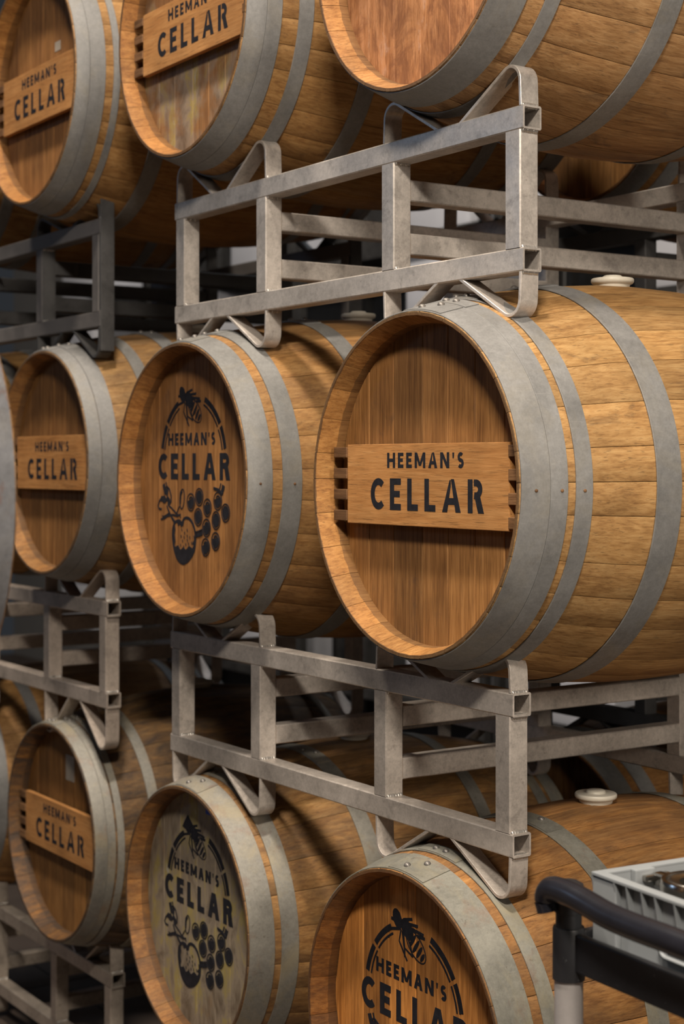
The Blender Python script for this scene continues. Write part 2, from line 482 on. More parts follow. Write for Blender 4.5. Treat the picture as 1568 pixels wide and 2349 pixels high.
def emblem_mesh(blur=1.0):
    P = Paint()
    Z = lambda a, b: (-.239 + a * .000382, .226 - b * .000183)
    word(P, "HEEMAN'S", -.139, .077, .0755, .0275, .0075 * blur, .30)
    word(P, "CELLAR", -.187, .141, .000, .058, .0145 * blur, .34)
    cx, cy = -.024, .039
    for a0, a1 in ((117, 143), (146, 168), (11, 31), (34, 68), (200, 210), (332, 340)):
        P.arc(cx, cy, .146, .146, a0, a1, .0115 * blur, 12)
        P.arc(cx, cy, .1335, .1335, a0, a1, .0042 * blur, 12)
    # bee: head, thorax, striped abdomen, folded wings, legs
    P.ell(*Z(440, 205), .019, .013, radians(-60))
    P.ell(*Z(435, 175), .012, .009, radians(20))
    P.ell(*Z(520, 275), .022, .015, radians(-40))
    ax, ay = Z(590, 410); rot = radians(-38)
    for k, (o, r) in enumerate(((-.026, .0115), (-.013, .0155), (.000, .0165), (.013, .0145), (.025, .0095))):
        P.ell(ax + o * cos(rot), ay + o * sin(rot), .0042, r, rot, 12)
    P.arc(ax, ay, .035, .019, 0, 360, .0022, 22, rot)
    for (p0, p1, p2) in (((470, 300), (455, 420), (520, 590)), ((490, 330), (500, 470), (560, 520)), ((520, 340), (545, 420), (565, 530)), ((480, 310), (500, 500), (500, 560))):
        P.strip([Z(*p0), Z(*p1), Z(*p2)], .0036)
    for (p0, p1) in (((390, 220), (420, 230)), ((490, 190), (560, 155)), ((520, 215), (605, 205)), ((560, 250), (650, 270)), ((385, 330), (470, 290)), ((600, 300), (660, 300))):
        P.strip([Z(*p0), Z(*p1)], .0055)
    # apple
    px, pv = Z(455, 1950)
    out = [Z(*q) for q in ((345, 1765), (372, 1742), (405, 1738), (432, 1762), (455, 1715), (490, 1695), (530, 1712), (565, 1765), (588, 1840), (597, 1930), (590, 2040), (562, 2130), (515, 2205), (455, 2250), (405, 2232), (362, 2165), (333, 2060), (318, 1940), (322, 1840), (345, 1765))]
    sm_ = catmull([(u, v, 0) for u, v in out], 4)
    P.strip([(q.x, q.y) for q in sm_], .0062 * blur)
    P.poly([Z(*q) for q in ((326, 2000), (350, 2060), (385, 2035), (415, 2090), (450, 2050), (480, 2085), (520, 2030), (560, 2060), (592, 1990), (590, 2040), (562, 2130), (515, 2205), (455, 2250), (405, 2232), (362, 2165), (333, 2060))])
    P.poly([Z(*q) for q in ((322, 1840), (345, 1800), (352, 1850), (342, 1910), (352, 1985), (338, 2050), (318, 1940))])
    P.poly([Z(*q) for q in ((597, 1930), (575, 1900), (580, 1960), (560, 2000), (585, 2030))])
    P.poly([Z(*q) for q in ((400, 1742), (432, 1765), (462, 1718), (450, 1790), (425, 1815), (412, 1780), (385, 1800), (375, 1760))])
    for k in range(16):
        t = k * 2.4; r = .008 + .0016 * k
        P.strip([(px + r * cos(t) + .008, pv + .9 * r * sin(t)), (px + r * cos(t) + .0095, pv + .9 * r * sin(t) - .006)], .0026)
    # twig and leaves
    P.strip([Z(345, 1760), Z(315, 1715), Z(290, 1670)], [.0075, .006, .005])
    P.strip([Z(285, 1660), Z(262, 1610), Z(245, 1560)], [.005, .0045, .0035])
    P.poly([Z(*q) for q in ((275, 1640), (240, 1665), (205, 1690), (185, 1680), (190, 1710), (165, 1728), (175, 1742), (215, 1730), (250, 1700), (285, 1690))])
    P.strip([Z(*q) for q in ((225, 1350), (245, 1320), (280, 1360), (298, 1440), (298, 1510), (280, 1540), (255, 1535))], .0042)
    P.poly([Z(*q) for q in ((228, 1355), (250, 1350), (262, 1400), (255, 1440), (285, 1480), (292, 1530), (262, 1530), (240, 1480), (246, 1440), (228, 1410))])
    P.strip([Z(*q) for q in ((245, 1500), (215, 1450), (180, 1455), (150, 1510), (132, 1570), (148, 1602), (180, 1605))], .0044)
    P.poly([Z(*q) for q in ((240, 1495), (212, 1455), (182, 1462), (160, 1505), (185, 1510), (205, 1530), (232, 1525))])
    P.strip([Z(*q) for q in ((262, 1550), (310, 1590), (355, 1640), (395, 1672))], .0034)
    P.strip([Z(*q) for q in ((285, 1670), (330, 1668), (375, 1680), (415, 1660), (415, 1700))], .0040)
    P.arc(*Z(435, 1470), .0105, .022, 0, 360, .0026, 20, radians(-8))
    P.poly([Z(*q) for q in ((408, 1400), (422, 1365), (442, 1385), (424, 1430), (418, 1530), (404, 1530))])
    P.strip([Z(*q) for q in ((370, 1640), (385, 1600), (405, 1560))], .0028)
    # grape bunch
    full = {1, 3, 6, 5}
    for k, (a, b) in enumerate(((542, 1505), (642, 1440), (738, 1562), (630, 1678), (858, 1480), (945, 1612), (838, 1705), (728, 1800), (833, 1950), (718, 2030))):
        u, v = Z(a, b)
        P.arc(u, v, .0176, .0190, 0, 360, .0022 * blur, 22)
        a0, sw = (150, 330) if k in full else (172 - 6 * (k % 3), 232 + 12 * (k % 2))
        pts = [(u + .0138 * cos(t), v + .0150 * sin(t)) for t in (radians(a0 + sw * j / 16) for j in range(17))]
        P.poly(pts)
        if k not in full: P.arc(u + .001, v + .001, .0095, .0105, 20, 150, .0034, 10)
    P.strip([Z(600, 1860), Z(640, 1845), Z(675, 1825)], .0032)
    P.strip([Z(600, 1900), Z(640, 1890), Z(680, 1865)], .009)
    P.strip([Z(810, 1330), Z(870, 1350), Z(910, 1400)], .006)
    if blur > 1: P.poly([Z(*q) for q in ((440, 60), (400, 150), (372, 230), (430, 260), (520, 250), (500, 160))])
    return P.mesh('painted_emblem')

# ================================================================== barrel
BL, RO, RB = 0.96, 0.2955, 0.3665       # length, stave radius at the chime, at the bilge
def rad(d):                              # outer stave radius at distance d from the front
    return RO + (RB - RO) * (1 - ((d - .48) / .48) ** 2)
HEAD_D = 0.052                           # how deep the heads sit in the chime
RH = 0.2782

rs = random.Random(3)
NST = 30
wts = [rs.uniform(.8, 1.25) for _ in range(NST)]
tw = sum(wts)
STAVES = []
acc = 0
dd = [0, .012, .036, .055, .12, .2, .3, .4, .48, .56, .66, .76, .84, .905, .924, .948, .96]
for wv in wts:
    a0, a1 = acc / tw * 2 * pi, (acc + wv) / tw * 2 * pi
    acc += wv
    bm = bmesh.new()
    prof = []
    gap = .0005
    for d in dd:
        R = rad(d)
        e = min(d, BL - d)
        ri = R - .026
        if e < .07: ri = min(.2900 - .0115 * min(1, e / .034), .2785) if e > .03 else .2900 - .0115 * e / .034
        if .05 < e < .07: ri = .2775
        # three outer points with eased arrises, two inner
        ga = gap / R
        row = []
        for f, dr in ((0, -.0008), (.04, 0), (.5, 0.0), (.96, 0), (1, -.0008)):
            a = a0 + ga + (a1 - a0 - 2 * ga) * f
            row.append(bm.verts.new(((R + dr) * sin(a), d - .48, (R + dr) * cos(a))))
        for f in (1, .5, 0):
            a = a0 + ga + (a1 - a0 - 2 * ga) * f
            row.append(bm.verts.new((ri * sin(a), d - .48, ri * cos(a))))
        prof.append(row)
    for A, B in zip(prof, prof[1:]):
        for k in range(8):
            bm.faces.new((A[k], A[(k + 1) % 8], B[(k + 1) % 8], B[k]))
    bm.faces.new(prof[0]); bm.faces.new(prof[-1][::-1])
    me = mesh_from(bm, 'stave', True)
    me.set_sharp_from_angle(angle=radians(25))
    me.materials.append(M_stave)
    STAVES.append(me)

def head_planks(seed):
    r = random.Random(seed)
    cuts = [-RH]
    ws = [r.uniform(.8, 1.2) for _ in range(7)]
    ws[0] *= 1.25; ws[-1] *= 1.25
    t = sum(ws); x = -RH
    out = []
    for k, wv in enumerate(ws):
        x1 = x + wv / t * 2 * RH
        bm = bmesh.new()
        n = 6
        g = .0004
        top = []; bot = []
        for j in range(n + 1):
            u = x + g + (x1 - x - 2 * g) * j / n
            z = sqrt(max(0, RH * RH - u * u))
            top.append((u, z)); bot.append((u, -z))
        ring = top + bot[::-1]
        # drop duplicate tips
        pts = []
        for p in ring:
            if not pts or hypot(p[0] - pts[-1][0], p[1] - pts[-1][1]) > 1e-4: pts.append(p)
        if hypot(pts[0][0] - pts[-1][0], pts[0][1] - pts[-1][1]) < 1e-4: pts.pop()
        def ins(p):
            cxm = (x + x1) / 2
            return (p[0] + (.0016 if p[0] < cxm - .3 * (x1 - x) else -.0016 if p[0] > cxm + .3 * (x1 - x) else 0), p[1])
        F = [bm.verts.new((ins(p)[0], 0, p[1])) for p in pts]
        M_ = [bm.verts.new((p[0], .0012, p[1])) for p in pts]
        Bk = [bm.verts.new((p[0], .02, p[1])) for p in pts]
        nn = len(pts)
        bm.faces.new(F); bm.faces.new(Bk[::-1])
        for j in range(nn):
            i2 = (j + 1) % nn
            bm.faces.new((F[i2], F[j], M_[j], M_[i2])); bm.faces.new((M_[i2], M_[j], Bk[j], Bk[i2]))
        me = mesh_from(bm, 'head_plank')
        out.append(me)
        x = x1
    return out
HEADS = [head_planks(s) for s in (11, 12, 13)]

HOOPS = {}
def hoop_mesh(d0, d1):
    key = (round(d0, 4), round(d1, 4))
    if key in HOOPS: return HOOPS[key]
    seg = 96
    bm = bmesh.new()
    rows = []
    th = .0022
    e = .0005
    for d, dr in ((d0, .0001), (d0, th - e), (d0 + e, th), ((d0 + d1) / 2, th), (d1 - e, th), (d1, th - e), (d1, .0001)):
        R = rad(d) + dr + .0004
        rows.append([bm.verts.new((R * sin(2 * pi * k / seg), d - .48, R * cos(2 * pi * k / seg))) for k in range(seg)])
    rows.append([bm.verts.new(((rad((d0 + d1) / 2) - .0002) * sin(2 * pi * k / seg), (d0 + d1) / 2 - .48, (rad((d0 + d1) / 2) - .0002) * cos(2 * pi * k / seg))) for k in range(seg)])
    for A, B in zip(rows, rows[1:] + rows[:1]):
        for k in range(seg):
            bm.faces.new((A[k], A[(k + 1) % seg], B[(k + 1) % seg], B[k]))
    me = mesh_from(bm, 'hoop', True)
    me.set_sharp_from_angle(angle=radians(30))
    HOOPS[key] = me
    return me

LAP = {}
def lap_mesh(d0, d1):
    """the overlapping, riveted end of a hoop: a second thickness of strap"""
    key = (round(d0, 4), round(d1, 4))
    if key in LAP: return LAP[key]
    bm = bmesh.new()
    n = 10
    rows = []
    for k in range(n + 1):
        a = radians(-9 + 20 * k / n)
        r_ = []
        for d, dr in ((d0 + .001, .0020), (d0 + .001, .0042), (d1 - .001, .0042), (d1 - .001, .0020)):
            R = rad(d) + dr
            r_.append(bm.verts.new((R * sin(a), d - .48, R * cos(a))))
        rows.append(r_)
    for A, B in zip(rows, rows[1:]):
        for k in range(4): bm.faces.new((A[k], A[(k + 1) % 4], B[(k + 1) % 4], B[k]))
    bm.faces.new(rows[0]); bm.faces.new(rows[-1][::-1])
    LAP[key] = mesh_from(bm, 'hoop_lap')
    return LAP[key]

RIVET = lathe_mesh('rivet', [(.0066, -.001), (.0064, .0012), (.005, .0034), (.0026, .0046), (0, .005)], 12)
NAIL = lathe_mesh('hoop_nail', [(.0028, -.001), (.0028, .0012), (.0012, .0022), (0, .0023)], 8)
BUNG = lathe_mesh('bung', [(0, -.022), (.026, -.022), (.029, .001), (.031, .004), (.033, .011), (.0385, .014), (.0405, .017), (.0405, .0215), (.039, .0235), (.0195, .0240), (.0185, .0275), (.016, .0295), (0, .0300)], 36)

def on_surface(o, d, ang, lift=.0024):
    """put a small part on the barrel's outside at distance d, angle ang from the top"""
    R = rad(d) + lift
    slope = atan2(-(RB - RO) * 2 * (d - .48) / .48 ** 2, 1)
    o.location = (R * sin(ang), d - .48, R * cos(ang))
    n = Vector((sin(ang), -slope, cos(ang))).normalized()
    o.rotation_euler = n.to_track_quat('Z', 'Y').to_euler()

def board_mesh():
    return box_mesh('sign_board', (-.222, -.013, -.0715), (.240, 0, .0715), .0012)
BOARD_ME = board_mesh()
BOARD_ME.materials.append(M_board)
FINGER = box_mesh('finger', (0, -.0155, -.0095), (.031, -.003, .0095), .0012)
FINGER.materials.append(M_dark_wood)
SIGN_TXT = sign_text_mesh(); SIGN_TXT.materials.append(M_ink)
EMBLEM = emblem_mesh(); EMBLEM.materials.append(M_ink)
EMBLEM_B = emblem_mesh(1.14); EMBLEM_B.materials.append(M_ink)

def barrel(x, zc, yf, R, hoops, label, group='oak wine barrels on the racks', tint=(1, 1, 1), htint=(1, 1, 1), head=M_head, hm=M_hoop, roll=0.0,
           sign=None, emblem=None, rivets=True, nails=False, hset=0, spare=None, turn=0.0, hoop_tint=(1, 1, 1), bungs=None, seed=0, hoop_mats=None):
    s = R / .2975
    r = empty('wine_barrel', (x, yf + .48 * s, zc - RB * s), label, 'barrel', group, turn, s)
    ax = (0, 0, RB)
    for me in STAVES:
        obj('stave', me, M_stave, r, ax, (0, roll, 0), tint)
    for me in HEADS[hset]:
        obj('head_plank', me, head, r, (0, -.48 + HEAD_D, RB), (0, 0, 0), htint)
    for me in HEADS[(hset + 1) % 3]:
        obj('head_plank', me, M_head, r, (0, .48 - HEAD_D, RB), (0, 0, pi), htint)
    rr = random.Random(seed + 5)
    every = list(hoops) + [(BL - b, BL - a) for a, b in hoops]
    for i, (a, b) in enumerate(every):
        front = i < len(hoops)
        mat = (hoop_mats or {}).get(i, hm)
        h = obj('hoop', hoop_mesh(a, b), mat, r, ax, (0, 0, 0), hoop_tint)
        if rivets and front:
            da = rr.uniform(-.10, .16)
            lp = obj('hoop_lap', lap_mesh(a, b), mat, h, (0, 0, 0), (0, da, 0), hoop_tint)
            m = (a + b) / 2; w_ = (b - a)
            spots = [(m - w_ * .2, da - .04), (m + w_ * .2, da + .05)] if w_ > .035 else [(m, da - .04), (m, da + .05)]
            for d_, an in spots:
                rv = obj('rivet', RIVET, M_rivet, h)
                on_surface(rv, d_, an, .0042)
        if nails and front and i < 3:
            nl = obj('hoop_nail', NAIL, M_dark_wood, h)
            on_surface(nl, (a + b) / 2 + .004 * (i % 2), radians(91), .0024)
    if sign is not None:
        bd = obj('sign_board', BOARD_ME, M_board, r, (0.0, -.48 + HEAD_D - .012, RB + sign), (0, 0, 0), label='pale pine board stencilled with black lettering')
        obj('lettering', SIGN_TXT, M_ink, bd, (0, -.01302, 0))
        for sx in (-1, 1):
            for k in range(4):
                z_ = -.058 + k * .0385
                # fingers stop at the round chime
                fx = .240 if sx > 0 else -.222 - .031
                f = obj('finger', FINGER, M_dark_wood, bd, (fx, 0, z_))
                reach = sqrt(max(0, .2775 ** 2 - (abs(z_ + sign) + .0095) ** 2))
                room = reach - (.240 if sx > 0 else .222)
                k_ = max(.15, min(1.35, room / .031))
                f.scale = (k_, 1, 1)
                if sx < 0: f.location.x = -.222 - .031 * k_
    if emblem is not None:
        obj('painted_emblem', emblem, M_ink, r, (0, -.48 + HEAD_D, RB), label='black stencilled fruit and bee emblem')
    return r

P_H = [(.003, .051), (.0515, .081), (.095, .124), (.243, .292)]
Q_H = [(.003, .053), (.074, .114), (.270, .312)]
R_H = [(.003, .035), (.036, .075), (.157, .19), (.27, .31)]

BARRELS = {}
def B(key, *a, **k):
    BARRELS[key] = barrel(*a, **k)
    return BARRELS[key]

FLANK = (1.06, 1.0, .92)
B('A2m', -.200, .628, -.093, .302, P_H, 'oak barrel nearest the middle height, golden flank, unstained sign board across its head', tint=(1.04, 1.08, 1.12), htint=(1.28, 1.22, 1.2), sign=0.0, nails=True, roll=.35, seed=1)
B('A1m', -1.045, .630, -.095, .2985, Q_H, 'middle-height oak barrel with crisp black bee and fruit emblem on clean brown head', tint=(1.0, .96, .9, .75), htint=(1.25, 1.15, 1.12), emblem=EMBLEM, roll=1.1, nails=True, hset=1, seed=2, hoop_tint=(.98, .98, .96))
B('A2t', -.205, 1.604, -.091, .2885, [(.003, .066), (.098, .124), (.316, .36)], 'top right oak barrel with bare orange-brown worn head, no sign board', tint=(1.0, 1.03, 1.2), htint=(1.2, 1.05, 1.0), head=M_head_worn, roll=2.0, hset=2, seed=3)
B('A1t', -1.030, 1.620, -.101, .291, [(.003, .045), (.0455, .077), (.113, .145), (.27, .31)], 'top middle oak barrel, sign board above yellow-white mould patches', tint=(.95, .93, .9), htint=(1.05, 1.0, 1.0), head=M_head_patch, sign=-.003, roll=.7, seed=4)
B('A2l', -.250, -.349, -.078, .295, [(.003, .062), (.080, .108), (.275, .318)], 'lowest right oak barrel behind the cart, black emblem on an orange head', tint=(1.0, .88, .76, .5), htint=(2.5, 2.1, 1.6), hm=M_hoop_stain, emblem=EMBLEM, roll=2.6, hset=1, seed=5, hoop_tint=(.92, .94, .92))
B('A1l', -1.110, -.341, -.046, .288, [(.003, .057), (.072, .11), (.29, .33)], 'lower middle oak barrel, grey mouldy head with smudged black emblem', tint=(.95, .92, .88, .45), htint=(1.0, 1.0, 1.0), head=M_head_mold, hm=M_hoop_stain, emblem=EMBLEM_B, roll=1.7, hset=2, seed=6)
B('B2t', -1.860, 1.638, -.101, .3015, [(.003, .034), (.0345, .071), (.090, .106), (.2, .24)], 'top left oak barrel, sign board low on a dark head', tint=(.96, .94, .9), htint=(1.1, 1.02, .98), sign=-.014, roll=.2, hset=1, seed=7)
B('B2m', -1.940, .668, -.030, .297, R_H, 'middle-height left oak barrel with greyish flank and stained sign board', tint=(.98, 1.0, 1.02, .6), htint=(1.0, .95, .9), sign=0.0, roll=.9, hset=0, seed=8)
B('B2l', -2.060, -.345, .045, .2955, [(.003, .034), (.0345, .055), (.060, .078), (.15, .178)], 'lower left oak barrel, dirty stained hoops and charred rim, sign board', tint=(.72, .73, .75, .1), htint=(1.0, .95, .85), hm=M_hoop_stain, sign=0.004, roll=1.4, hset=2, seed=9)
# left neighbours in the same racks
B('B1t', -2.72, 1.638, -.09, .299, R_H, 'oak barrel left of the top left signed one, mostly out of frame', tint=(.95, .93, .9), roll=.5, rivets=False, seed=10)
B('B1m', -2.77, .668, -.03, .297, R_H, 'oak barrel hidden behind the left signed one at middle height', tint=(.97, .97, .97), roll=1.9, rivets=False, seed=11)
B('B1l', -2.885, -.345, .03, .2955, [(.003, .05), (.07, .105), (.2, .235)], 'oak barrel at lower left edge, only its hooped flank showing', tint=(.95, .93, .9), roll=.8, rivets=False, seed=12)
# second row behind
for key, x, z, lab in (('R2t', -.15, 1.615, 'back-row oak barrel, top, behind the bare-headed one'), ('R1t', -.98, 1.615, 'back-row oak barrel, top, behind the mould-patched one'),
                       ('R2m', -.24, .625, 'back-row oak barrel, middle height, behind the golden-flanked one'), ('R1m', -1.06, .625, 'back-row oak barrel, middle height, behind the clean emblem one'),
                       ('R2l', -.26, -.35, 'back-row oak barrel, lowest, behind the orange-headed one'), ('R1l', -1.09, -.35, 'back-row oak barrel, lowest, behind the mouldy-headed one')):
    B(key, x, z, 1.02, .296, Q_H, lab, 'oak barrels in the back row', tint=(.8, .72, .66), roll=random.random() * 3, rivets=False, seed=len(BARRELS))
# the stack across the aisle: only the rusty rear hoop of one barrel enters the picture at the left edge
B('Cm', -.035, .627, -.998 - .96, .2975, [(.003, .060), (.075, .11), (.26, .30)], 'near barrel at the left edge with a wide rust-flecked grey hoop', 'barrels across the aisle', tint=(.95, .93, .9), hm=M_hoop_rust, rivets=False, roll=.4, seed=30, hoop_tint=(.8, .8, .82))
B('Cl', -.035, -.345, -.998 - .96, .2975, Q_H, 'barrel carrying the rust-hooped one across the aisle, out of frame', 'barrels across the aisle', tint=(.95, .93, .9), rivets=False, roll=.9, seed=31)

# small marks on single heads
def head_mark(bkey, me, mat, u, v, name, label=None):
    return obj(name, me, mat, BARRELS[bkey], (u, -.48 + HEAD_D, RB + v), label=label)
head_mark('B2l', box_mesh('paper_label', (-.028, -.0008, -.035), (.028, 0, .035)), M_paper, .03, .175, 'paper_label', 'faded paper label')
head_mark('B2t', box_mesh('paper_label', (-.016, -.0008, -.012), (.018, 0, .012)), M_paper, .075, .098, 'paper_label', 'torn paper label')
head_mark('A1l', box_mesh('tape_strip', (-.035, -.0008, -.012), (.03, 0, .012)), M_blue, .05, .245, 'tape_strip', 'blue tape scrap')

# bungs
for key, lab in (('A2m', 'cream silicone bung on top of the golden-flanked middle barrel'), ('A1m', 'greyish silicone bung on top of the clean emblem barrel'),
                 ('A2l', 'white silicone bung on top of the lowest right barrel'), ('A1l', 'silicone bung on top of the mouldy-headed barrel'), ('B2l', 'silicone bung on top of the lower left barrel'), ('B2m', 'silicone bung on top of the left middle barrel'),):
    b = BARRELS[key]
    s = b.scale[0]
    o = obj('bung', BUNG, M_bung, None, (b.location.x, b.location.y - .005, b.location.z + 2 * RB * s - .007))
    tag(o, lab, 'bung', 'silicone bungs in the barrels')

# ================================================================== racks
T = .0401; HT = .2776; LR = 1.2341; DEP = .81     # tube size, height, length, depth
WALL = .0036

TUBES = {}
def tube_mesh(axis, length, capped=False):
    """square hollow section from the origin along axis, open ends"""
    key = (axis, round(length, 4), capped)
    if key in TUBES: return TUBES[key]
    bm = bmesh.new()
    c = .0022
    o = [(c, 0), (T - c, 0), (T, c), (T, T - c), (T - c, T), (c, T), (0, T - c), (0, c)]
    i = [(WALL + .001, WALL), (T - WALL - .001, WALL), (T - WALL, WALL + .001), (T - WALL, T - WALL - .001), (T - WALL - .001, T - WALL), (WALL + .001, T - WALL), (WALL, T - WALL - .001), (WALL, WALL + .001)]
    def P(a, b, t): return {'x': (t, a, b), 'y': (a, t, b), 'z': (a, b, t)}[axis]
    O0 = [bm.verts.new(P(a, b, 0)) for a, b in o]; O1 = [bm.verts.new(P(a, b, length)) for a, b in o]
    for k in range(8): bm.faces.new((O0[k], O0[(k + 1) % 8], O1[(k + 1) % 8], O1[k]))
    if capped:
        bm.faces.new(O0); bm.faces.new(O1)
    else:
        I0 = [bm.verts.new(P(a, b, 0)) for a, b in i]; I1 = [bm.verts.new(P(a, b, length)) for a, b in i]
        for k in range(8):
            k2 = (k + 1) % 8
            bm.faces.new((I0[k], I0[k2], I1[k2], I1[k])); bm.faces.new((O0[k], O0[k2], I0[k2], I0[k])); bm.faces.new((O1[k], O1[k2], I1[k2], I1[k]))
    TUBES[key] = mesh_from(bm, 'tube')
    return TUBES[key]

def strap_mesh(a, side, up, xo=.196, g=.031, th=.0062, wd=.0385):
    """flat bar bent into half a barrel cradle: rises from the rail, folds over, slopes down to the middle"""
    top = (xo - g) * math.tan(a)
    rf = .030
    # centre line with a rounded fold
    p0 = Vector((g, 0)); pc = Vector((xo, top + .006)); p2 = Vector((xo + .004, 0))
    d1 = (p0 - pc).normalized(); d2 = (p2 - pc).normalized()
    ang = d1.angle(d2)
    tl = rf / math.tan(ang / 2)
    t1 = pc + d1 * tl; t2 = pc + d2 * tl
    ctr = pc + (d1 + d2).normalized() * (rf / sin(ang / 2))
    a1 = atan2(t1.y - ctr.y, t1.x - ctr.x); a2 = atan2(t2.y - ctr.y, t2.x - ctr.x)
    if a1 < a2: a1 += 2 * pi
    pts = [p0]
    for k in range(11):
        t = a1 + (a2 - a1) * k / 10
        pts.append(ctr + Vector((cos(t), sin(t))) * rf)
    pts.append(p2)
    bm = bmesh.new()
    rows = []
    for i, p in enumerate(pts):
        t = (pts[min(i + 1, len(pts) - 1)] - pts[max(i - 1, 0)]).normalized()
        n = Vector((-t.y, t.x))          # outward
        q = [p, p - n * th]              # outer skin on the path, thickness inward
        row = []
        e = .0008
        for (pp, yy) in ((q[0], e), (q[0], wd - e), (q[0] - n * e, wd), (q[1] + n * e, wd), (q[1], wd - e), (q[1], e), (q[1] + n * e, 0), (q[0] - n * e, 0)):
            row.append(bm.verts.new((side * pp.x, yy, (1 if up else -1) * pp.y)))
        rows.append(row)
    for A, Bq in zip(rows, rows[1:]):
        for k in range(8): bm.faces.new((A[k], A[(k + 1) % 8], Bq[(k + 1) % 8], Bq[k]))
    bm.faces.new(rows[0]); bm.faces.new(rows[-1][::-1])
    me = mesh_from(bm, 'cradle_strap', True)
    me.set_sharp_from_angle(angle=radians(35))
    return me

def bead_mesh(seed, length=.036):
    """a rippled weld bead along y"""
    r = random.Random(seed)
    bm = bmesh.new()
    n, seg = 22, 8
    rows = []
    for k in range(n + 1):
        y = length * k / n
        R = .0030 + .0014 * abs(sin(pi * 6 * k / n + r.random())) + r.uniform(0, .0007)
        if k in (0, n): R *= .4
        rows.append([bm.verts.new((R * cos(2 * pi * j / seg), y, R * 1.2 * sin(2 * pi * j / seg))) for j in range(seg)])
    for A, Bq in zip(rows, rows[1:]):
        for j in range(seg): bm.faces.new((A[j], A[(j + 1) % seg], Bq[(j + 1) % seg], Bq[j]))
    bm.faces.new(rows[0]); bm.faces.new(rows[-1][::-1])
    return mesh_from(bm, 'weld_bead', True)
BEADS = [bead_mesh(k) for k in range(4)]
for b_ in BEADS: b_.materials.append(M_weld)

XC = (-.2055, -1.0285)                                  # cradle centres along the rack
POST_X = (-.0475, -.4095, -.8690, -1.2290)              # left face of each post, measured from the right end

def angle_for(R, h, g=.031):
    """slope at which a V whose legs start g from the middle touches a circle of radius R centred h above"""
    f = lambda a: h * cos(a) + g * sin(a) - R
    lo, hi = radians(5), radians(60)
    for _ in range(50):
        m_ = (lo + hi) / 2
        if f(m_) > 0: lo = m_
        else: hi = m_
    return lo

def rack(x, y, z, label, above=(None, None), below=(None, None), mat=M_tube, welds=True, group='steel barrel racks', capped=False, tint=(1, 1, 1), feet=None, strap_mat=None, sheet=False):
    """two-barrel rack: front and rear ladder frames tied by side rails, bent-strap cradles on both faces.
    (x, y, z) is the outer lower front corner at its right end"""
    r = empty('barrel_rack', (x - LR / 2, y + DEP / 2, z), label, 'rack', group)
    ox, oy = LR / 2, -DEP / 2
    for fy in (0, DEP - T):
        obj('top_rail', tube_mesh('x', LR, capped), mat, r, (ox - LR, oy + fy, HT - T), tint=tint)
        obj('bottom_rail', tube_mesh('x', LR, capped), mat, r, (ox - LR, oy + fy, 0), tint=tint)
        for px in POST_X:
            if sheet: obj('side_shade_sheet', box_mesh('side_shade_sheet', (0, .0015, 0), (.003, T - .0015, HT - 2 * T)), M_black_rack, r, (ox + px + T, oy + fy, T))  # added black sheet: paints the post's right side as shaded
            obj('post', tube_mesh('z', HT - 2 * T, capped), mat, r, (ox + px, oy + fy, T), tint=tint)
        if sheet: obj('end_shade_sheet', box_mesh('end_shade_sheet', (0, .001, -.062), (.004, T - .001, HT + .05), .001), M_black_rack, r, (ox + .0002, oy + fy, 0), label='added black shade plate')  # also added, its black stands for shade on the rail ends
        for ci, cx in enumerate(XC):
            for up in (True, False):
                info = (above if up else below)[ci]
                if info is None:
                    a = feet if (feet and not up) else radians(27)
                else:
                    bz, s, fb = info
                    d = ((y + fy + T / 2) - fb) / s
                    h = abs(bz - (z + (HT if up else 0)))
                    a = angle_for(rad(d) * s, h)
                for side in (1, -1):
                    obj('cradle_strap', strap_mesh(a, side, up), strap_mat or mat, r, (ox + cx, oy + fy + .0008, HT if up else 0), tint=tint)
    for px in (POST_X[1], POST_X[2]):
        for zz in (.069, .169):
            obj('side_rail', tube_mesh('y', DEP - 2 * T, capped), strap_mat or mat, r, (ox + px, oy + T, zz), tint=tint)
    if welds:
        k = 0
        for px, dx in ((POST_X[0] + T, .0), (POST_X[1] + T, 0), (POST_X[2] + T, 0), (POST_X[3] + T, 0)):
            for zz in (T, HT - T):
                obj('weld_bead', BEADS[k % 4], M_weld, r, (ox + px, oy + .002, zz)); k += 1
        for cx in XC:
            for zz in (HT, 0):
                obj('weld_bead', BEADS[k % 4], M_weld, r, (ox + cx + .199, oy + .002, zz)); k += 1
    return r

def info(key):
    b = BARRELS[key]; s = b.scale[0]
    return (b.location.z + RB * s, s, b.location.y - .48 * s)

rack(0, 0, .9863, 'upper right steel barrel rack, seen from below, open tube ends at its right', (info('A2t'), info('A1t')), (info('A2m'), info('A1m')), tint=(1.2, 1.17, 1.14))
rack(-.035, .007, 0, 'lower right steel barrel rack, seen from above, open tube ends at its right', (info('A2m'), info('A1m')), (info('A2l'), info('A1l')), tint=(1.3, 1.25, 1.2))
rack(-.045, .02, -.9990, 'right floor rack below the frame, carrying the lowest right barrels', (info('A2l'), info('A1l')), welds=False)
rack(-1.708, .034, 1.016, 'black painted upper left barrel rack', (info('B2t'), info('B1t')), (info('B2m'), info('B1m')), mat=M_grey_rack, strap_mat=M_black_rack, sheet=True, welds=True, capped=True)
rack(-1.741, .0694, .0307, 'middle left steel barrel rack, grey, between the two left signed barrels', (info('B2m'), info('B1m')), (info('B2l'), info('B1l')), tint=(1.2, 1.1, 1.02))
rack(-1.920, .1687, -.9988, 'left steel floor rack in the bottom left corner', (info('B2l'), info('B1l')), tint=(1.05, .97, .88))
